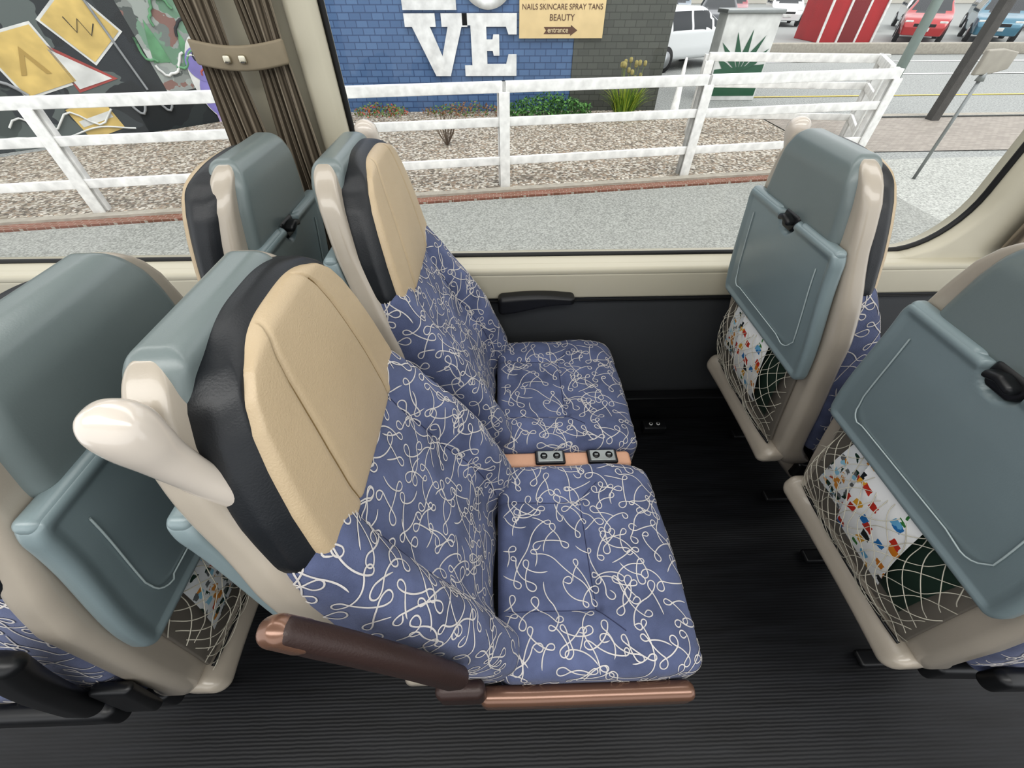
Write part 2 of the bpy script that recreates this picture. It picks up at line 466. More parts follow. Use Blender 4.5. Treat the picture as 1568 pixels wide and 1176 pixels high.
def handle():
    path=[(-.270,-.130,.975,.018,.014),(-.276,-.148,1.02,.021,.016),(-.282,-.158,1.06,.019,.016),(-.290,-.164,1.10,.016,.015),(-.298,-.167,1.135,.019,.017),(-.303,-.168,1.16,.024,.020),(-.306,-.167,1.180,.025,.021),(-.307,-.166,1.193,.021,.016),(-.307,-.165,1.200,.011,.009),(-.307,-.165,1.2025,.002,.002)]
    rings=[];P=[]
    n=len(path)
    for i in range(n-1):
        p0=path[max(0,i-1)];p1=path[i];p2=path[i+1];p3=path[min(n-1,i+2)]
        for s in range(5):
            t=s/5
            P.append([.5*((2*p1[k])+(-p0[k]+p2[k])*t+(2*p0[k]-5*p1[k]+4*p2[k]-p3[k])*t*t+(-p0[k]+3*p1[k]-3*p2[k]+p3[k])*t**3) for k in range(5)])
    P.append(list(path[-1]))
    for p in P:
        ring=[]
        for i in range(28):
            a=2*math.pi*i/28; ca,sa=math.cos(a),math.sin(a)
            ring.append((p[0]+p[3]*math.copysign(abs(ca)**.8,ca),p[1]+p[4]*math.copysign(abs(sa)**.8,sa),p[2]))
        rings.append(ring)
    me=loft('grab_handle',rings); me.materials.append(M_cream); return me
me_hd=handle()

def d_arm(x,y,z):
    s=1-.22*ss(z,-.1,.18)
    return (x*s+.014*math.cos(z/.18*1.4),y*(1-.1*ss(z,.1,.18)),z)
me_arm=rbox('armrest_raised',.024,.016,.180,.015,(3,3,14),d_arm,4); me_arm.materials.append(M_brown)
me_armd=me_arm.copy(); me_armd.materials.clear(); me_armd.materials.append(M_dark)
me_cap=rbox('armrest_cap',.022,.0175,.030,.016,(3,3,4),lambda x,y,z:d_arm(x,y,z+.155),4); me_cap.materials.append(M_bronze)
me_rail=rbox('side_rail',.215,.018,.034,.016,(20,3,3),lambda x,y,z:(x+.155,y,z+.405+.012*ss(-x,.1,.22)),4); me_rail.materials.append(M_bronze)
me_hub=rbox('armrest_pivot',.045,.016,.042,.015,(3,2,3),None,4,(-.09,0,.50)); me_hub.materials.append(M_brown)
me_raild=me_rail.copy(); me_raild.materials.clear(); me_raild.materials.append(M_dark)
me_side=rbox('side_cover',.035,.010,.10,.0095,(3,2,10),lambda x,y,z:(x-.135-.36*z,y,z+.52),3); me_side.materials.append(M_dark)

sq_c=squiggles('cushion_pattern',me_c,lambda n,c:n.z>-.3 and c.x>-.01,24.5,3)
sq_b=squiggles('backrest_pattern',me_b,lambda n,c:n.x>-.5 and c.z<.99 and c.z>.43,34,5)

def seat(x,y,back=False,handle_side=0,arm=0,rail=0,cover=0,dark_arm=0):
    e=empty('coach_seat',(x,y,0),(0,0,math.pi if back else 0))
    for nm,me in (('cushion',me_c),('cushion_pattern',sq_c),('cushion_seam_shade',cu_sc),('backrest',me_b),('backrest_pattern',sq_b),('backrest_seam_shade',cu_sb),('headrest_pad',me_h),('headrest_stitching',cu_sh),('headrest_rim',me_r),('back_shell',me_s),('head_shell',me_hs),('tray_table',me_t),('tray_top_roll',me_tb),('tray_groove',cu_l),('tray_latch_cup',me_k2),('tray_latch',me_k),('net_pocket',cu_n),('net_hem',cu_nr),('pocket_back',me_bk),('magazine',me_m1),('brochure',me_m2),('leaflet',me_m3),('seat_frame',me_f),('pocket_basin',me_bs)):
        obj(nm,me,None,e)
    for i,yy in enumerate((-.15,.15)):
        obj('leg_%d'%(i+1),me_leg,None,e,(0,yy,0)); obj('floor_rail_%d'%(i+1),me_foot,None,e,(0,yy,0))
    for i,yy in enumerate((-.185,.185)):
        obj('lower_fairing_%d'%(i+1),me_lf,None,e,(0,yy,0))
        obj('recline_bracket_%d'%(i+1),me_br,None,e,(0,yy*1.2,0))
    if handle_side: obj('grab_handle',me_hd,None,e,scale=(1,-handle_side,1))
    if arm:
        for nm,me in (('armrest_raised',me_arm),('armrest_cap',me_cap)): obj(nm,me,None,e,(-.165,arm*.260,.805),(0,math.radians(-27),0))
        obj('side_rail',me_rail,None,e,(0,arm*.258,0))
        obj('armrest_pivot',me_hub,None,e,(0,arm*.258,0))
    if cover: obj('side_cover',me_side,None,e,(0,cover*.252,0))
    if dark_arm: obj('armrest_raised',me_armd,None,e,(-.155,dark_arm*.264,.70),(0,math.radians(-25),0),(1.25,1,1.1))
    if rail: obj('side_rail',me_raild,None,e,(0,rail*.258,0),(0,0,0),(1,1,1))
    return e

YA,YW=.375,.907
seat(0,YA,False,-1,-1)
seat(0,YW,False,1,0,0,-1)
seat(1.04,YA,False,-1,0,-1)
seat(1.01,YW,False,1,0)
seat(-.82,YA,True,0,0,1,1,1)
seat(-.82,YW,True,0,0)

# ------------------------------------------------------------ centre console with sockets
def console(x0):
    e=empty('seat_console',(x0,.641,0))
    obj('leather_top',rbox('leather_top',.185,.024,.05,.012,(4,2,2),None,3,(.17,0,.425)),M_peach,e)
    for i,xx in enumerate((.125,.272)):
        obj('socket_plate_%d'%(i+1),rbox('socket_plate',.042,.022,.006,.005,(3,3,2),None,3,(xx,0,.479)),M_dark,e)
        obj('socket_face_%d'%(i+1),rbox('socket_face',.036,.018,.004,.0035,(3,3,2),None,3,(xx,0,.484)),M_metal,e)
        for k,dx in enumerate((-.018,.018)):
            obj('socket_%d_%d'%(i+1,k+1),cyl('socket',.010,.010,.003,20),M_dark,e,(xx+dx,0,.4865))
            obj('socket_core_%d_%d'%(i+1,k+1),box('core',-.005,.005,-.002,.002,0,.003,.0005),M_metal,e,(xx+dx,0,.4885))
console(0)

# ------------------------------------------------------------ bus shell
obj('floor',box('floor',-3,3,-1.5,1.20,-.05,0,.001),M_floor)
obj('wall_window_side',box('wall',-3,3,1.20,1.30,0,.66,.004),M_dkpanel)
sill=empty('window_sill')
obj('sill_face',rbox('sill_face',3,.014,.05,.012,(3,2,2),None,4,(0,1.199,.690)),M_ledge,sill)
obj('sill_top',rbox('sill_top',3,.045,.014,.012,(3,2,2),lambda x,y,z:(x,y,z+y*.15),4,(0,1.23,.748)),M_ledge,sill)
obj('sill_shadow_line',box('sl',-3,3,1.178,1.184,.633,.639,.001),M_gasket,sill)
duct=empty('heater_duct')
obj('duct_body',rbox('duct_body',3,.022,.04,.012,(3,2,2),None,4,(0,1.175,.12)),M_dark,duct)
obj('duct_lip',rbox('duct_lip',3,.012,.006,.005,(3,2,2),None,4,(0,1.145,.165)),M_dark,duct)
obj('duct_kick',box('k',-3,3,1.165,1.195,0,.08,.004),M_dark,duct)
fs=empty('floor_socket',(.66,1.10,0))
obj('socket_box',rbox('socket_box',.05,.025,.02,.008,(2,2,2),None,3,(0,0,.021)),M_dark,fs)
for i,dx in enumerate((-.016,.016)):
    obj('ring_%d'%(i+1),cyl('ring',.008,.008,.004,16),M_white,fs,(dx,0,.040)); obj('hole_%d'%(i+1),cyl('hole',.0045,.0045,.004,16),M_dark,fs,(dx,0,.0415))
obj('wall_aisle_side',box('wa',-3,3,-1.60,-1.50,0,.75,.004),M_dkpanel)
obj('ceiling',box('ceil',-3,3,-1.6,1.30,2.12,2.18,.004),mat('ceiling_panel','#d8d6cf',.6,0,2,.03))

def rrect(x0,x1,z0,z1,r,seg=10):
    P=[]
    for cx,cz,a0 in ((x1-r,z0+r,-90),(x1-r,z1-r,0),(x0+r,z1-r,90),(x0+r,z0+r,180)):
        for i in range(seg+1):
            a=math.radians(a0+90*i/seg); P.append((cx+r*math.cos(a),cz+r*math.sin(a)))
    return P
def window(nm,x0,x1,z0,z1,r,ox0,ox1,oz0,oz1):
    e=empty(nm)
    I=rrect(x0,x1,z0,z1,r); n=len(I)
    O=[]
    corners=[(ox1,oz0),(ox1,oz1),(ox0,oz1),(ox0,oz0)]
    for q in range(4):
        for i in range(11):
            ix,iz=I[q*11+i]; cx,cz=corners[q]
            t=i/10
            if q in (0,2): p=(ix if t<.5 else cx, cz if t<.5 else iz) if t!=.5 else (cx,cz)
            else: p=(cx if t<.5 else ix, iz if t<.5 else cz) if t!=.5 else (cx,cz)
            O.append(p)
    R=[[(x,1.215,z) for x,z in O],[(x,1.215,z) for x,z in rrect(x0-.035,x1+.035,z0-.035+.03,z1+.035,r+.03)],
       [(x,1.232,z) for x,z in rrect(x0-.008,x1+.008,z0-.008,z1+.008,r+.006)],[(x,1.262,z) for x,z in I],[(x,1.30,z) for x,z in I],[(x,1.30,z) for x,z in O]]
    obj('window_surround',loft('surround',R,False),M_ledge,e)
    obj('window_gasket',tube('gasket',[[(x,1.262,z) for x,z in rrect(x0+.002,x1-.002,z0+.002,z1-.002,r)]],.009,True),M_gasket,e)
    g=bpy.data.materials.get('window_glass')
    if not g:
        g=bpy.data.materials.new('window_glass'); g.use_nodes=True; nt=g.node_tree; nt.nodes.clear()
        o=nt.nodes.new('ShaderNodeOutputMaterial'); t=nt.nodes.new('ShaderNodeBsdfTransparent'); gl=nt.nodes.new('ShaderNodeBsdfGlossy'); mx=nt.nodes.new('ShaderNodeMixShader')
        t.inputs['Color'].default_value=(.98,.985,.98,1); gl.inputs['Roughness'].default_value=.02; mx.inputs[0].default_value=.03
        nt.links.new(t.outputs[0],mx.inputs[1]); nt.links.new(gl.outputs[0],mx.inputs[2]); nt.links.new(mx.outputs[0],o.inputs[0])
    obj('glass_pane',mk('glass',[(x,1.27,z) for x,z in rrect(x0+.001,x1-.001,z0+.001,z1-.001,r)],[tuple(range(n))],False),g,e)
window('window_1',-.40,1.52,.765,1.95,.19,-.53,1.75,.70,2.12)
window('window_2',-2.6,-.67,.765,1.95,.10,-2.9,-.53,.70,2.12)
obj('wall_pillar',box('wp',1.75,3,1.215,1.30,.66,2.12,.004),M_ledge)
obj('trim_pillar',rbox('trim_pillar',.035,.02,.62,.018,(3,3,8),None,4,(-.425,1.205,1.39)),M_ledge)

def stripe(name,c1,c2,scale):
    m=mat(name,c1,.9); nt=m.node_tree; b=nt.nodes['Principled BSDF']; tc=[n for n in nt.nodes if n.type=='TEX_COORD'][0]
    w=nt.nodes.new('ShaderNodeTexWave'); w.bands_direction='X'; w.inputs['Scale'].default_value=scale; w.inputs['Distortion'].default_value=0
    r=nt.nodes.new('ShaderNodeValToRGB'); r.color_ramp.elements[0].color=lin(c1); r.color_ramp.elements[1].color=lin(c2)
    nt.links.new(tc.outputs['UV'],w.inputs['Vector']); nt.links.new(w.outputs['Fac'],r.inputs['Fac']); nt.links.new(r.outputs['Color'],b.inputs['Base Color'])
    return m
M_cur=stripe('curtain_fabric','#625a4e','#93897a',9)
def curtain(name,xc,w0,wt,z0,z1,zt,folds,y0):
    V=[];F=[];nu,nv=110,50;UV=[]
    for j in range(nv+1):
        z=z0+(z1-z0)*j/nv
        w=wt+(w0-wt)*min(1,abs(z-zt)/.35)**.8
        for i in range(nu+1):
            t=i/nu; V.append((xc+(t-.5)*w+.004*math.sin(9*t+z*5),y0+.016*math.sin(2*math.pi*folds*t+.6*math.sin(z*4))*(.55+.45*min(1,abs(z-zt)/.2)),z)); UV.append((t,j/nv))
    for j in range(nv):
        for i in range(nu):
            a=j*(nu+1)+i; F.append((a,a+1,a+nu+2,a+nu+1))
    me=mk(name,V,F); uv=me.uv_layers.new(name='UVMap')
    for l in me.loops: uv.data[l.index].uv=UV[l.vertex_index]
    return me
cu=empty('curtain')
obj('drape_1',curtain('drape',-.625,.11,.075,.78,1.95,1.31,5,1.165),M_cur,cu)
obj('drape_2',curtain('drape',-.505,.10,.07,.78,1.95,1.31,5,1.165),M_cur,cu)
M_strap=mat('strap_tan','#857b68',.7,0,30,.06)
obj('tieback',rbox('tieback',.100,.006,.022,.005,(12,2,3),lambda x,y,z:(x,y-.012*math.cos(x/.1*1.5),z-.012*math.cos(x/.1*1.5)),3,(-.56,1.143,1.315)),M_strap,cu)
for i,xx in enumerate((-.583,-.55)):
    obj('snap_%d'%(i+1),rbox('snap',.008,.005,.008,.0049,(2,2,2),None,4,(xx,1.122,1.303)),M_chrome,cu)
cu2=empty('curtain')
obj('drape_1',curtain('drape',1.72,.2,.13,.78,1.95,1.31,8,1.17),M_cur,cu2)
obj('tieback',rbox('tieback',.08,.006,.022,.005,(12,2,3),lambda x,y,z:(x,y-.012*math.cos(x/.08*1.5),z),3,(1.72,1.146,1.315)),M_strap,cu2)

def wall_arm(x):
    e=empty('wall_armrest',(x,0,0))
    def d(a,b,c):
        t=(a+.13)/.26
        top=.004*math.sin(t*3.1)
        return (a, b, (c*(1-.6*ss(t,.1,1)))+top-.018*(1-ss(t,0,.8)))
    obj('arm_pad',rbox('arm_pad',.13,.026,.034,.016,(20,3,3),d,4,(.12,1.165,.655)),M_dark,e)
wall_arm(-.005)

# ------------------------------------------------------------ outside
G=-.77
def plane(name,P,z,m,parent=None):
    return obj(name,mk(name,[(x,y,z) for x,y in P],[tuple(range(len(P)))],False),m,parent)
plane('ground',[(-60,1.31),(80,1.31),(80,90),(-60,90)],G,M_road)
fy=lambda x:6.30+.145*x
plane('footpath',[(-14,1.32),(5.6,1.32),(5.6,fy(5.6)-.52),(-14,fy(-14)-.52)],G+.01,M_asph)
plane('footpath',[(5.6,1.32),(30,1.32),(30,8.3),(5.6,7.3)],G+.008,asphalt('concrete_path','#a0a29d','#abada8',40))
ed=empty('brick_edging')
def strip(nm,x0,x1,off0,off1,z0,z1,m,par):
    V=[(x0,fy(x0)+off0,z0),(x1,fy(x1)+off0,z0),(x1,fy(x1)+off1,z0),(x0,fy(x0)+off1,z0)]
    V+=[(a,b,z1) for a,b,_ in V[:4]]
    return obj(nm,mk(nm,V,[(3,2,1,0),(4,5,6,7),(0,1,5,4),(1,2,6,5),(2,3,7,6),(3,0,4,7)],False),m,par)
strip('bricks',-14,5.7,-.5,-.34,G,G+.03,M_edge,ed)
strip('kerb',-14,5.7,-.34,-.22,G,G+.06,M_concrete,ed)
plane('gravel_bed',[(-12.5,fy(-12.5)-.22),(5.7,fy(5.7)-.22),(5.7,10.9),(-5.05,10.9)],G+.02,M_gravel)
plane('paving',[(5.75,7.7),(30,8.3),(30,10.6),(5.75,10.0)],G+.015,M_pave)
plane('paving_kerb',[(5.75,10.0),(30,10.6),(30,10.8),(5.75,10.2)],G+.05,M_concrete)
M_yel=mat('road_paint_yellow','#cdb95f',.8,0,20,.1); M_wp=mat('road_paint_white','#dfe0dd',.8,0,20,.06)
rm=empty('road_markings')
plane('yellow_line',[(5,12.2),(30,12.9),(30,13.0),(5,12.3)],G+.012,M_yel,rm)
plane('white_line_1',[(4,15.3),(40,16.2),(40,16.35),(4,15.45)],G+.012,M_wp,rm)
plane('white_line_2',[(8,18.0),(40,18.6),(40,18.8),(8,18.2)],G+.012,M_wp,rm)
obj('car_park_kerb',box('cpk',8.5,45,20.0,20.3,G,G+.35,.03),M_concrete)

def fence(pts,htop=1.24):
    e=empty('white_fence')
    k=1
    for (a,b) in zip(pts,pts[1:]):
        a=Vector(a);b=Vector(b); d=(b-a); L=d.length; ang=math.atan2(d.y,d.x)
        for nm,z,hz,hy in (('top_rail',htop-.03,.06,.035),('mid_rail',.83,.052,.022),('low_rail',.36,.052,.022)):
            obj('%s_%d'%(nm,k),rbox(nm,L/2+.03,hy,hz,.008,(3,2,2),None,2,(L/2,-.06,0)),M_white,e,(a.x,a.y,G+z),(0,0,ang))
        nn=max(1,round(L/2.72))
        for i in range(nn+1):
            p=a+d*i/nn
            obj('post_%d_%d'%(k,i+1),box('post',-.075,.075,-.045,.045,0,htop,.008),M_white,e,(p.x,p.y,G),(0,0,ang))
            if k<2 or i>0: obj('post_face_%d_%d'%(k,i+1),box('post_face',-.07,.07,-.115,-.09,0,htop-.08,.006),M_white,e,(p.x,p.y,G),(0,0,ang))
        k+=1
    return e
fence([(-2.66*4+.06,fy(-10.58)),(.06,fy(.06)),(2.84,fy(2.84)),(5.75,fy(5.75))])
fence([(3.7,8.9),(6.6,8.6),(5.95,7.4)])

bd=empty('shop_building')
obj('blue_wall',box('bw',-5,1.6,10.95,11.25,G,5,.01),M_bluebrick,bd)
obj('grey_wall',box('gw',1.6,3.6,10.93,11.25,G,5,.01),M_greybrick,bd)
obj('side_wall',box('sw',3.3,3.6,11.25,22,G,5,.01),M_greybrick,bd)
ang=math.atan2(.592,.806)
mw=empty('mural_wall',(-8.8,8.05,0),(0,0,ang))
obj('wall_body',box('mwb',-6,4.7,0,.3,G,5,.01),M_graf2,mw)
M_my=mat('mural_yellow','#c9b06c',.7,0,3,.22); M_mr=mat('mural_red','#a04a44',.7,0,4,.2); M_mwh=mat('mural_white','#cfd1ce',.7,0,4,.16); M_mp=mat('mural_purple','#8079b4',.7,0,4,.2); M_mg=mat('mural_green','#5f8f6a',.7,0,4,.3)
M_mk=mat('mural_black','#232528',.7,0,4,.2)
def flat(nm,P,m,par,y=-.01):
    return obj(nm,mk(nm,[(x,y,z) for x,z in P],[tuple(range(len(P)))],False),m,par)
def quad(cx,cz,hw,hh,rot):
    P=[]
    for a,b in ((-1,-1),(1,-1),(1,1),(-1,1)):
        x,z=a*hw,b*hh; P.append((cx+x*math.cos(rot)-z*math.sin(rot),cz+x*math.sin(rot)+z*math.cos(rot)))
    return P
def circ(cx,cz,rx,rz,n=28): return [(cx+rx*math.cos(2*math.pi*i/n),cz+rz*math.sin(2*math.pi*i/n)) for i in range(n)]
def swoosh(nm,P,r,m=None): return obj(nm,tube(nm,[P],r),m or M_mwh,mw)
flat('diamond_white',quad(2.15,.83,.38,.38,.6),M_mwh,mw,-.008); flat('diamond_yellow',quad(2.15,.83,.345,.345,.6),M_my,mw,-.014)
swoosh('diamond_drawing',[(1.98,-.02,.95),(2.05,-.02,.75),(2.15,-.02,.92),(2.22,-.02,.7),(2.33,-.02,.85)],.007,M_mk)
flat('square_white',quad(1.2,.42,.42,.42,.2),M_mwh,mw,-.008); flat('square_yellow',quad(1.2,.42,.385,.385,.2),M_my,mw,-.014)
flat('triangle_red',[(1.5,.65),(2.25,.1),(1.6,-.05)],M_mr,mw,-.008); flat('triangle_white',[(1.53,.57),(2.17,.11),(1.63,-.0)],M_mwh,mw,-.014)
flat('square_low',quad(1.6,-.45,.3,.25,.2),M_my,mw,-.012)
flat('square_low_stripe',quad(1.6,-.45,.26,.05,.2),M_mwh,mw,-.016)
flat('block_top',quad(.6,1.1,.45,.3,.1),M_my,mw,-.012)
flat('arrow_a',[(1.0,.25),(1.2,.62),(1.4,.25),(1.33,.25),(1.2,.5),(1.07,.25)],mat('mural_ochre','#a98f4f',.7),mw,-.02)
flat('graffiti_panel',[(2.72,1.9),(4.1,1.9),(4.0,-.1),(2.9,-.2)],M_graf,mw,-.008)
M_sil=mat('mural_silver','#8f9294',.6,0,6,.15)
rg=random.Random(4)
for i in range(11):
    cx=2.95+rg.random()*1.0; cz=.05+rg.random()*1.1; a=rg.random()*3; P=[]
    for j in range(14): 
        a+=rg.uniform(-.9,.9); cx+=.06*math.cos(a); cz+=.06*math.sin(a); P.append((min(4.0,max(2.8,cx)),-.02,cz))
    swoosh('graffiti_line_%d'%(i+1),P,.022,(M_mg,M_mr,M_mwh,M_mk,M_mg)[i%5])
for i,(x,z,s) in enumerate(((3.05,.55,.28),(3.5,.45,.24))): flat('graffiti_flame_%d'%(i+1),[(x-s*.5,z-s),(x+s*.5,z-s),(x+s*.35,z-.1*s),(x+s*.05,z+s*1.2),(x-s*.3,z)],M_mg,mw,-.014-.002*i)
flat('figure_outline',circ(3.80,-.05,.42,.72),M_mwh,mw,-.027)
flat('figure_body',circ(3.80,-.3,.36,.42),M_mp,mw,-.03); flat('figure_head',circ(3.70,.2,.3,.28),M_mp,mw,-.034); flat('figure_eye',circ(3.80,.1,.14,.12),M_mwh,mw,-.04); flat('figure_pupil',circ(3.83,.09,.06,.06),M_mk,mw,-.044); flat('figure_base',quad(3.90,-.62,.35,.14,0),mat('mural_lilac','#a99ac0',.7,0,5,.1),mw,-.028)
swoosh('tag_1',[(.4+.1*i,-.03,-.42+.12*math.sin(i*.9)) for i in range(16)],.016)
swoosh('tag_2',[(0+.1*i,-.03,-.62+.05*math.sin(i*.5)) for i in range(22)],.014)
swoosh('tag_3',[(2.3+.03*i,-.03,1.6-.17*i) for i in range(11)],.02,M_sil)
swoosh('tag_4',[(2.0+.05*i,-.03,-.3+.16*math.sin(i*.7)) for i in range(20)],.022,M_sil)
swoosh('tag_5',[(-.6+.08*i,-.03,.0+.2*math.sin(i*.5)) for i in range(20)],.025,M_sil)

M_let=mat('sign_letter_white','#dcdedd',.6,0,6,.16)
ls=empty('love_sign',(0,10.93,0))
def letter(nm,P,par,th=.05):
    n=len(P); V=[(x,-th,z) for x,z in P]+[(x,0,z) for x,z in P]
    F=[tuple(range(n)),tuple(reversed(range(n,2*n)))]+[(i,i+n,(i+1)%n+n,(i+1)%n) for i in range(n)]
    return obj(nm,mk(nm,V,F,False),M_let,par)
zb,zt=-.10,.90
letter('letter_v',[(-1.33,zb),(-1.02,zb),(-.72,zt-.2),(-.60,zt-.2),(-.60,zt),(-1.12,zt),(-1.12,zt-.2),(-1.0,zt-.2),(-1.16,zb+.33),(-1.36,zt-.2),(-1.24,zt-.2),(-1.24,zt),(-1.86,zt),(-1.86,zt-.2),(-1.72,zt-.2)],ls)
x=-.70
letter('letter_e',[(x,zb),(x+1.1,zb),(x+1.1,zb+.36),(x+.93,zb+.36),(x+.88,zb+.2),(x+.48,zb+.2),(x+.48,zb+.42),(x+.6,zb+.42),(x+.62,zb+.34),(x+.74,zb+.34),(x+.74,zb+.68),(x+.62,zb+.68),(x+.6,zb+.60),(x+.48,zb+.60),(x+.48,zt-.2),(x+.88,zt-.2),(x+.93,zt-.32),(x+1.1,zt-.32),(x+1.1,zt),(x,zt),(x,zt-.18),(x+.16,zt-.18),(x+.16,zb+.18),(x,zb+.18)],ls)
zl=.95
letter('letter_l',[(-1.86,zl),(-.8,zl),(-.8,zl+.36),(-.98,zl+.36),(-1.02,zl+.2),(-1.38,zl+.2),(-1.38,zl+.9),(-1.24,zl+.9),(-1.24,zl+1.08),(-1.86,zl+1.08),(-1.86,zl+.9),(-1.7,zl+.9),(-1.7,zl+.18),(-1.86,zl+.18)],ls)
R1=[(-.17+.55*math.cos(a),-.05,zl+.54+.54*math.sin(a)) for a in np.linspace(0,2*math.pi,40,endpoint=False)]
R2=[(-.17+.25*math.cos(a),-.05,zl+.54+.36*math.sin(a)) for a in np.linspace(0,2*math.pi,40,endpoint=False)]
R3=[(a,0,c) for a,b,c in R2]; R4=[(a,0,c) for a,b,c in R1]
obj('letter_o',loft('letter_o',[R4,R1,R2,R3],False),M_let,ls)

sg=empty('beauty_sign',(0,10.91,0))
obj('board',box('board',.45,2.17,-.03,0,.515,1.5,.005),mat('sign_board_cream','#dcc595',.6,0,5,.06),sg)
M_br=mat('sign_text_brown','#5c3f2c',.6)
def text(s,xc,z,size,m,par,y=-.034):
    t=bpy.data.curves.new(s.lower().replace(' ','_'),'FONT'); t.body=s; t.size=size; t.align_x='CENTER'; t.extrude=.002
    o=bpy.data.objects.new('text_'+s.lower().replace(' ','_'),t); C.objects.link(o); t.materials.append(m); o.parent=par
    o.location=(xc,y,z); o.rotation_euler=(math.pi/2,0,0); return o
text('LASHES JEWELLERY TATTOOS',1.31,1.12,.12,M_br,sg); text('NAILS SKINCARE SPRAY TANS',1.31,.955,.12,M_br,sg); text('BEAUTY',1.31,.79,.14,M_br,sg)
flat('arrow',[(.95,.585),(1.5,.585),(1.5,.555),(1.64,.64),(1.5,.725),(1.5,.695),(.95,.695),(1.0,.64)],M_br,sg,-.034)
text('entrance',1.24,.61,.12,mat('sign_text_pale','#e9d9b2',.6),sg,-.038)

def clump(name,loc,n,h,cols,spread,w=.02):
    e=empty(name,loc)
    for ci,c in enumerate(cols):
        V=[];F=[]
        for _ in range(n//len(cols)):
            a=random.random()*6.28; r=random.random()*spread*.35; L=h*random.uniform(.6,1.1); out=random.uniform(.15,.8)*spread
            ca,sa=math.cos(a),math.sin(a); b=len(V)
            for i in range(6):
                t=i/5; ww=w*(1-t)*.9+.002; rr=r+out*t**1.5; z=L*(t-.35*t**3*out/spread)
                V+=[(ca*rr-sa*ww,sa*rr+ca*ww,z),(ca*rr+sa*ww,sa*rr-ca*ww,z)]
            for i in range(5): F.append((b+2*i,b+2*i+1,b+2*i+3,b+2*i+2))
        obj('blades_%d'%(ci+1),mk('blades',V,F),mat(name+'_green_%d'%ci,c,.6),e)
    return e
fl=clump('flax_clump',(2.7,10.2,G),260,.7,['#7e9a3a','#a9b848','#5f7f2e'],.6)
def bush(name,loc,n,sx,sy,h,cols,leaf=.05,e=None):
    e=e or empty(name,loc)
    for ci,c in enumerate(cols):
        V=[];F=[]
        for _ in range(n//len(cols)):
            a=random.random()*6.28; rr=math.sqrt(random.random()); z=random.random()*h*(1-rr*.6)+.02
            p=Vector((math.cos(a)*rr*sx,math.sin(a)*rr*sy,z)); d=Vector((random.uniform(-1,1),random.uniform(-1,1),random.uniform(-.2,1))).normalized()*leaf; s=d.orthogonal().normalized()*leaf*.4
            b=len(V); V+=[p-d*.5,p+s,p+d,p-s]; F.append((b,b+1,b+2,b+3))
        obj('leaves_%d'%(ci+1),mk('leaves',V,F),mat(name+'_leaf_%d'%ci,c,.6),e)
    return e
bush('garden_shrub',(1.1,10.5,G),1300,.95,.3,.48,['#3f6b34','#5a8845','#2f5228'])
bush('garden_shrub',(-.7,10.6,G),500,1.0,.25,.28,['#54753f','#7c5a3c','#86664c'],.04)
bush('garden_shrub',(-2.6,10.6,G),400,.6,.25,.28,['#6a7a3f','#a04f33','#5c7a44'],.04)
fl_l=[]
for i in range(14):
    a=random.random()*6.28; r=random.uniform(.05,.4); h=random.uniform(.65,1.0)
    fl_l.append([(r*.3*math.cos(a),r*.3*math.sin(a),.1),(r*.7*math.cos(a),r*.7*math.sin(a),h*.6),(r*math.cos(a),r*math.sin(a),h)])
obj('flower_stalks',tube('stalks',fl_l,.006),mat('stalk_green','#6f7c46',.8),fl)
me_fh=rbox('flower_head',.035,.035,.05,.034,(2,2,2),None,3); me_fh.materials.append(mat('flower_ochre','#9a9058',.8,0,30,.3))
for i,l in enumerate(fl_l): obj('flower_head_%d'%(i+1),me_fh,None,fl,l[2])
def twig():
    L=[]
    for i in range(30):
        a=random.random()*6.28; r=random.uniform(.05,.25); L.append([(0,0,0),(math.cos(a)*r*.6,math.sin(a)*r*.6,.2),(math.cos(a)*r,math.sin(a)*r,random.uniform(.3,.55))])
    return tube('twigs',L,.005)
obj('bare_shrub',twig(),mat('twig_bark','#6e6257',.9),None,(-.95,8.3,G))
obj('garden_marker',loft('garden_marker',[[(.1*math.cos(a)*s,.1*math.sin(a)*s,z) for a in np.linspace(0,2*math.pi,16,endpoint=False)] for z,s in ((0,1.3),(.05,1.3),(.06,.9),(1.0,.25),(1.02,.05))]),M_white,None,(3.9,10.5,G))

gb=empty('palm_sign_box',(5.75,12.2,G))
obj('box_body',box('gb',-.62,.62,-.25,.25,0,1.62,.02),M_mwh,gb)
obj('box_top',box('gbt',-.66,.66,-.29,.29,1.6,1.68,.02),M_metal,gb)
M_pg=mat('palm_green','#23563c',.6)
flat('green_panel',[(-.58,.1),(.58,.1),(.58,.72),(-.58,.62)],M_pg,gb,-.256)
for i,a in enumerate((-70,-45,-20,5,30,55,80)):
    r=math.radians(90-a); dx,dz=math.cos(r),math.sin(r); L=.8
    P=[(0,.55),(dx*L*.5-dz*.07,.55+dz*L*.5+dx*.07),(max(-.57,min(.57,dx*L)),.55+dz*L),(dx*L*.5+dz*.07,.55+dz*L*.5-dx*.07)]
    flat('palm_frond_%d'%(i+1),P,M_pg,gb,-.258-.001*i)

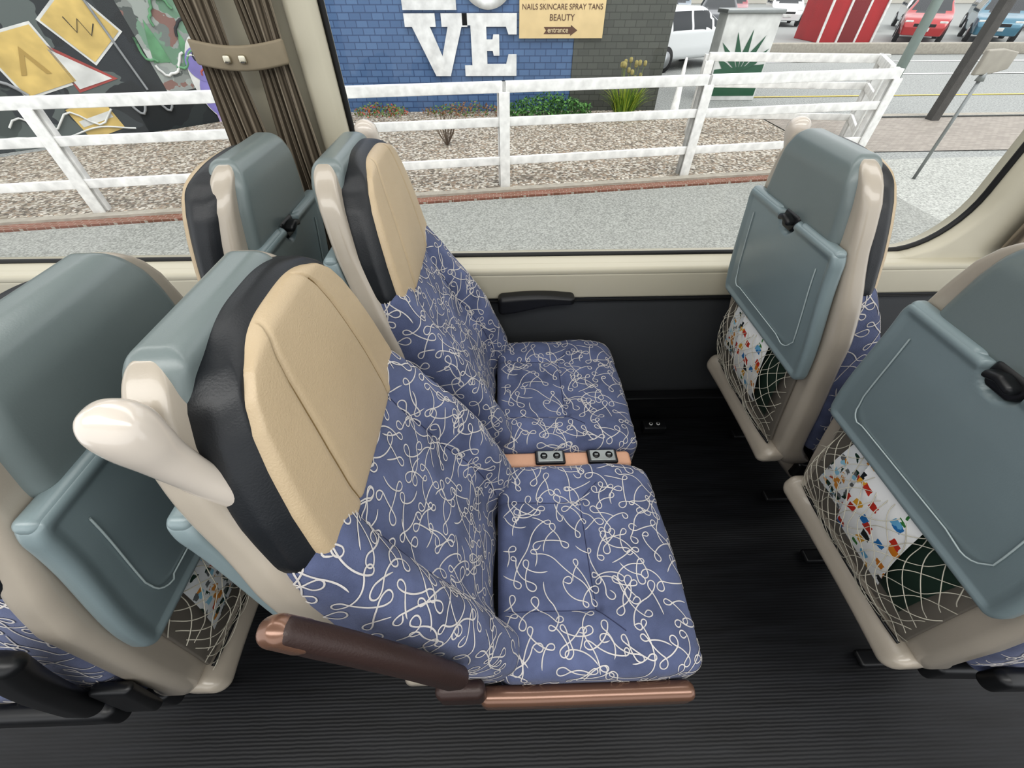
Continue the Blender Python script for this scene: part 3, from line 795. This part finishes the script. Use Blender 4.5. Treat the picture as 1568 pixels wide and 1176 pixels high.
def pole(name,x,y,r,h,m): return obj(name,cyl(name,r,r*.9,h,20),m,None,(x,y,G))
pole('lamp_post',6.7,8.25,.075,5,mat('galvanised_green','#8d9b96',.5,.3,8,.06))
obj('wooden_post',box('wooden_post',-.09,.09,-.09,.09,0,4.5,.01),mat('post_dark','#4d4b48',.8,0,9,.15),None,(9.35,9.9,G))
pm=empty('street_sign',(6.35,6.4,G))
obj('pole',cyl('pole',.022,.022,1.5,16),M_metal,pm)
obj('sign_back',rbox('sign_back',.30,.03,.13,.02,(3,2,3),lambda x,y,z:(x,y,z*(1-.3*ss(x,0,.3))),3,(.08,0,1.42)),mat('sign_back_grey','#9a958a',.5,.2,9,.08),pm,rot=(0,0,.3))
obj('sign_cap',cyl('cap',.05,.03,.10,16),M_metal,pm,(0,0,1.22))

rk=empty('red_kiosk',(16.1,25,G))
M_red=mat('paint_red','#a82428',.5,0,2,.1)
obj('body',box('rk',-1.3,1.3,-1,1,0,3.4,.02),M_red,rk)
for i,xx in enumerate((-1.25,-.4,.45,1.25)): obj('white_post_%d'%(i+1),box('wp',xx-.05,xx+.05,-1.06,-1,0,3.4,.01),M_white,rk)
obj('door',box('door',-.35,.4,-1.04,-1,0,2.1,.01),mat('door_dark_red','#7c1c20',.5),rk)

M_gl=mat('car_glass','#20262a',.08); M_ty=mat('tyre','#1b1b1c',.8); M_rim=mat('wheel_rim','#b5b8ba',.3,.7); M_lt=mat('lamp_red','#a32a24',.3)
def cartop(x): return interp(x,[(-2.15,.72),(-2.08,.98),(-1.95,1.05),(-1.5,1.47),(-1.1,1.54),(.1,1.54),(.35,1.47),(1.15,1.03),(1.3,.98),(1.9,.86),(2.08,.70),(2.15,.6)])
def d_car(x,y,z):
    t=(z+.6)/1.2
    Z=.28+t*(cartop(x)-.28)
    w=1-.22*ss(Z,.95,1.5)-.12*ss(abs(x),1.5,2.15)-.04*ss(.6-Z,0,.3)
    return (x,y*w,Z)
me_car=rbox('car_body',2.15,.88,.6,.12,(46,8,16),d_car,4)
def is_glass(c,n):
    if 1.02<c.z<1.44:
        if abs(n.y)>.5: return not any(abs(c.x-p)<.05 for p in (-1.25,-.35,.42+ (1.44-c.z)*.4)) and c.x<1.0-(c.z-1.02)*1.4 and c.x>-1.75
        return abs(c.y)<.62
    return False
def car(name,x,y,rot,col):
    e=empty(name,(x,y,G),(0,0,rot)); m=mat('car_paint_'+col.strip('#'),col,.22,.15,coat=.6)
    b=me_car.copy(); b.materials.append(m); b.materials.append(M_gl)
    for p in b.polygons:
        if is_glass(p.center,p.normal): p.material_index=1
    obj('body',b,None,e)
    k=1
    for wx in (-1.35,1.35):
        for wy in (-.90,.72):
            obj('wheel_%d'%k,cyl('wheel',.33,.33,.18,24,'y'),M_ty,e,(wx,wy,.33)); obj('rim_%d'%k,cyl('rim',.21,.21,.20,18,'y'),M_rim,e,(wx,wy-.01,.33)); k+=1
        for i,yy in enumerate((-.62,.62)): obj('lamp_%d_%d'%(k,i),box('lamp',-.05,.05,-.15,.15,-.07,.07,.03),M_lt if wx<0 else M_mwh,e,((wx*1.53 if wx<0 else 2.0),yy,.82 if wx<0 else .72))
    obj('number_plate',box('plate',-.02,.02,-.22,.22,-.06,.06,.01),M_mwh,e,(2.15,0,.5))
    obj('grille',box('grille',-.02,.02,-.4,.4,-.05,.05,.01),M_ty,e,(2.13,0,.64))
    return e
car('car',6.0,17.4,.5,'#dfe2e3')
car('car',11.4,28,-1.9,'#3b3f45'); car('car',8.4,28,-1.9,'#c9cdcf')
car('car',14.6,34,-1.9,'#8f2f3a'); car('car',18.0,34,-1.9,'#e2e4e4'); car('car',11.5,35,-1.9,'#6c7a86')
car('car',20.2,25,-2.2,'#a82a2c'); car('car',23.6,25,-2.2,'#3a6f84'); car('car',27.0,24,-2.3,'#c05f38'); car('car',24.5,31,-2.1,'#cfd3d6'); car('car',21,31,-2.0,'#dfe1e1'); car('car',28.0,30,-2.1,'#7c8a92')
car('car',30.5,24,-2.2,'#b0b4b8'); car('car',31.5,30,-2.2,'#34466a'); car('car',35,30,-2.2,'#a33a30')
hb=empty('distant_shops',(20,60,G))
obj('shop_body',box('ds',-50,50,0,6,0,5,.05),mat('render_pale','#c9c5bb',.8,0,.3,.1),hb)
obj('shop_windows',box('dw',-48,48,-.1,0,.8,2.8,.05),M_gl,hb)

# ------------------------------------------------------------ light
w=bpy.data.worlds.new('overcast_sky'); sc.world=w; w.use_nodes=True; nt=w.node_tree
bg=nt.nodes['Background']; tc=nt.nodes.new('ShaderNodeTexCoord'); sp=nt.nodes.new('ShaderNodeSeparateXYZ'); r=nt.nodes.new('ShaderNodeValToRGB')
nt.links.new(tc.outputs['Generated'],sp.inputs[0]); nt.links.new(sp.outputs[2],r.inputs['Fac'])
r.color_ramp.elements[0].position=0; r.color_ramp.elements[0].color=(.80,.82,.84,1); r.color_ramp.elements[1].position=.8; r.color_ramp.elements[1].color=(1.0,1.0,1.01,1)
nt.links.new(r.outputs['Color'],bg.inputs['Color']); bg.inputs['Strength'].default_value=1.45
s=bpy.data.lights.new('sun','SUN'); s.energy=1.2; s.angle=math.radians(35); s.color=(1,.98,.94)
so=obj('sun',s,None,None,(0,-3,6),(math.radians(25),math.radians(12),0))
for i,(yy,wd,en) in enumerate(((-.35,.5,36),(.75,.25,13))):
    a=bpy.data.lights.new('ceiling_lamp','AREA'); a.shape='RECTANGLE'; a.size=4.5; a.size_y=wd; a.energy=en; a.color=(1,.985,.96)
    obj('ceiling_lamp',a,None,None,(0,yy,2.10))

cam=bpy.data.cameras.new('camera'); cam.sensor_width=36; cam.lens=14.12; cam.clip_start=.01; cam.clip_end=300
co=obj('camera',cam,None,None,(0,0,1.43),(math.radians(90-45.5),0,math.radians(-1.6)))
sc.camera=co
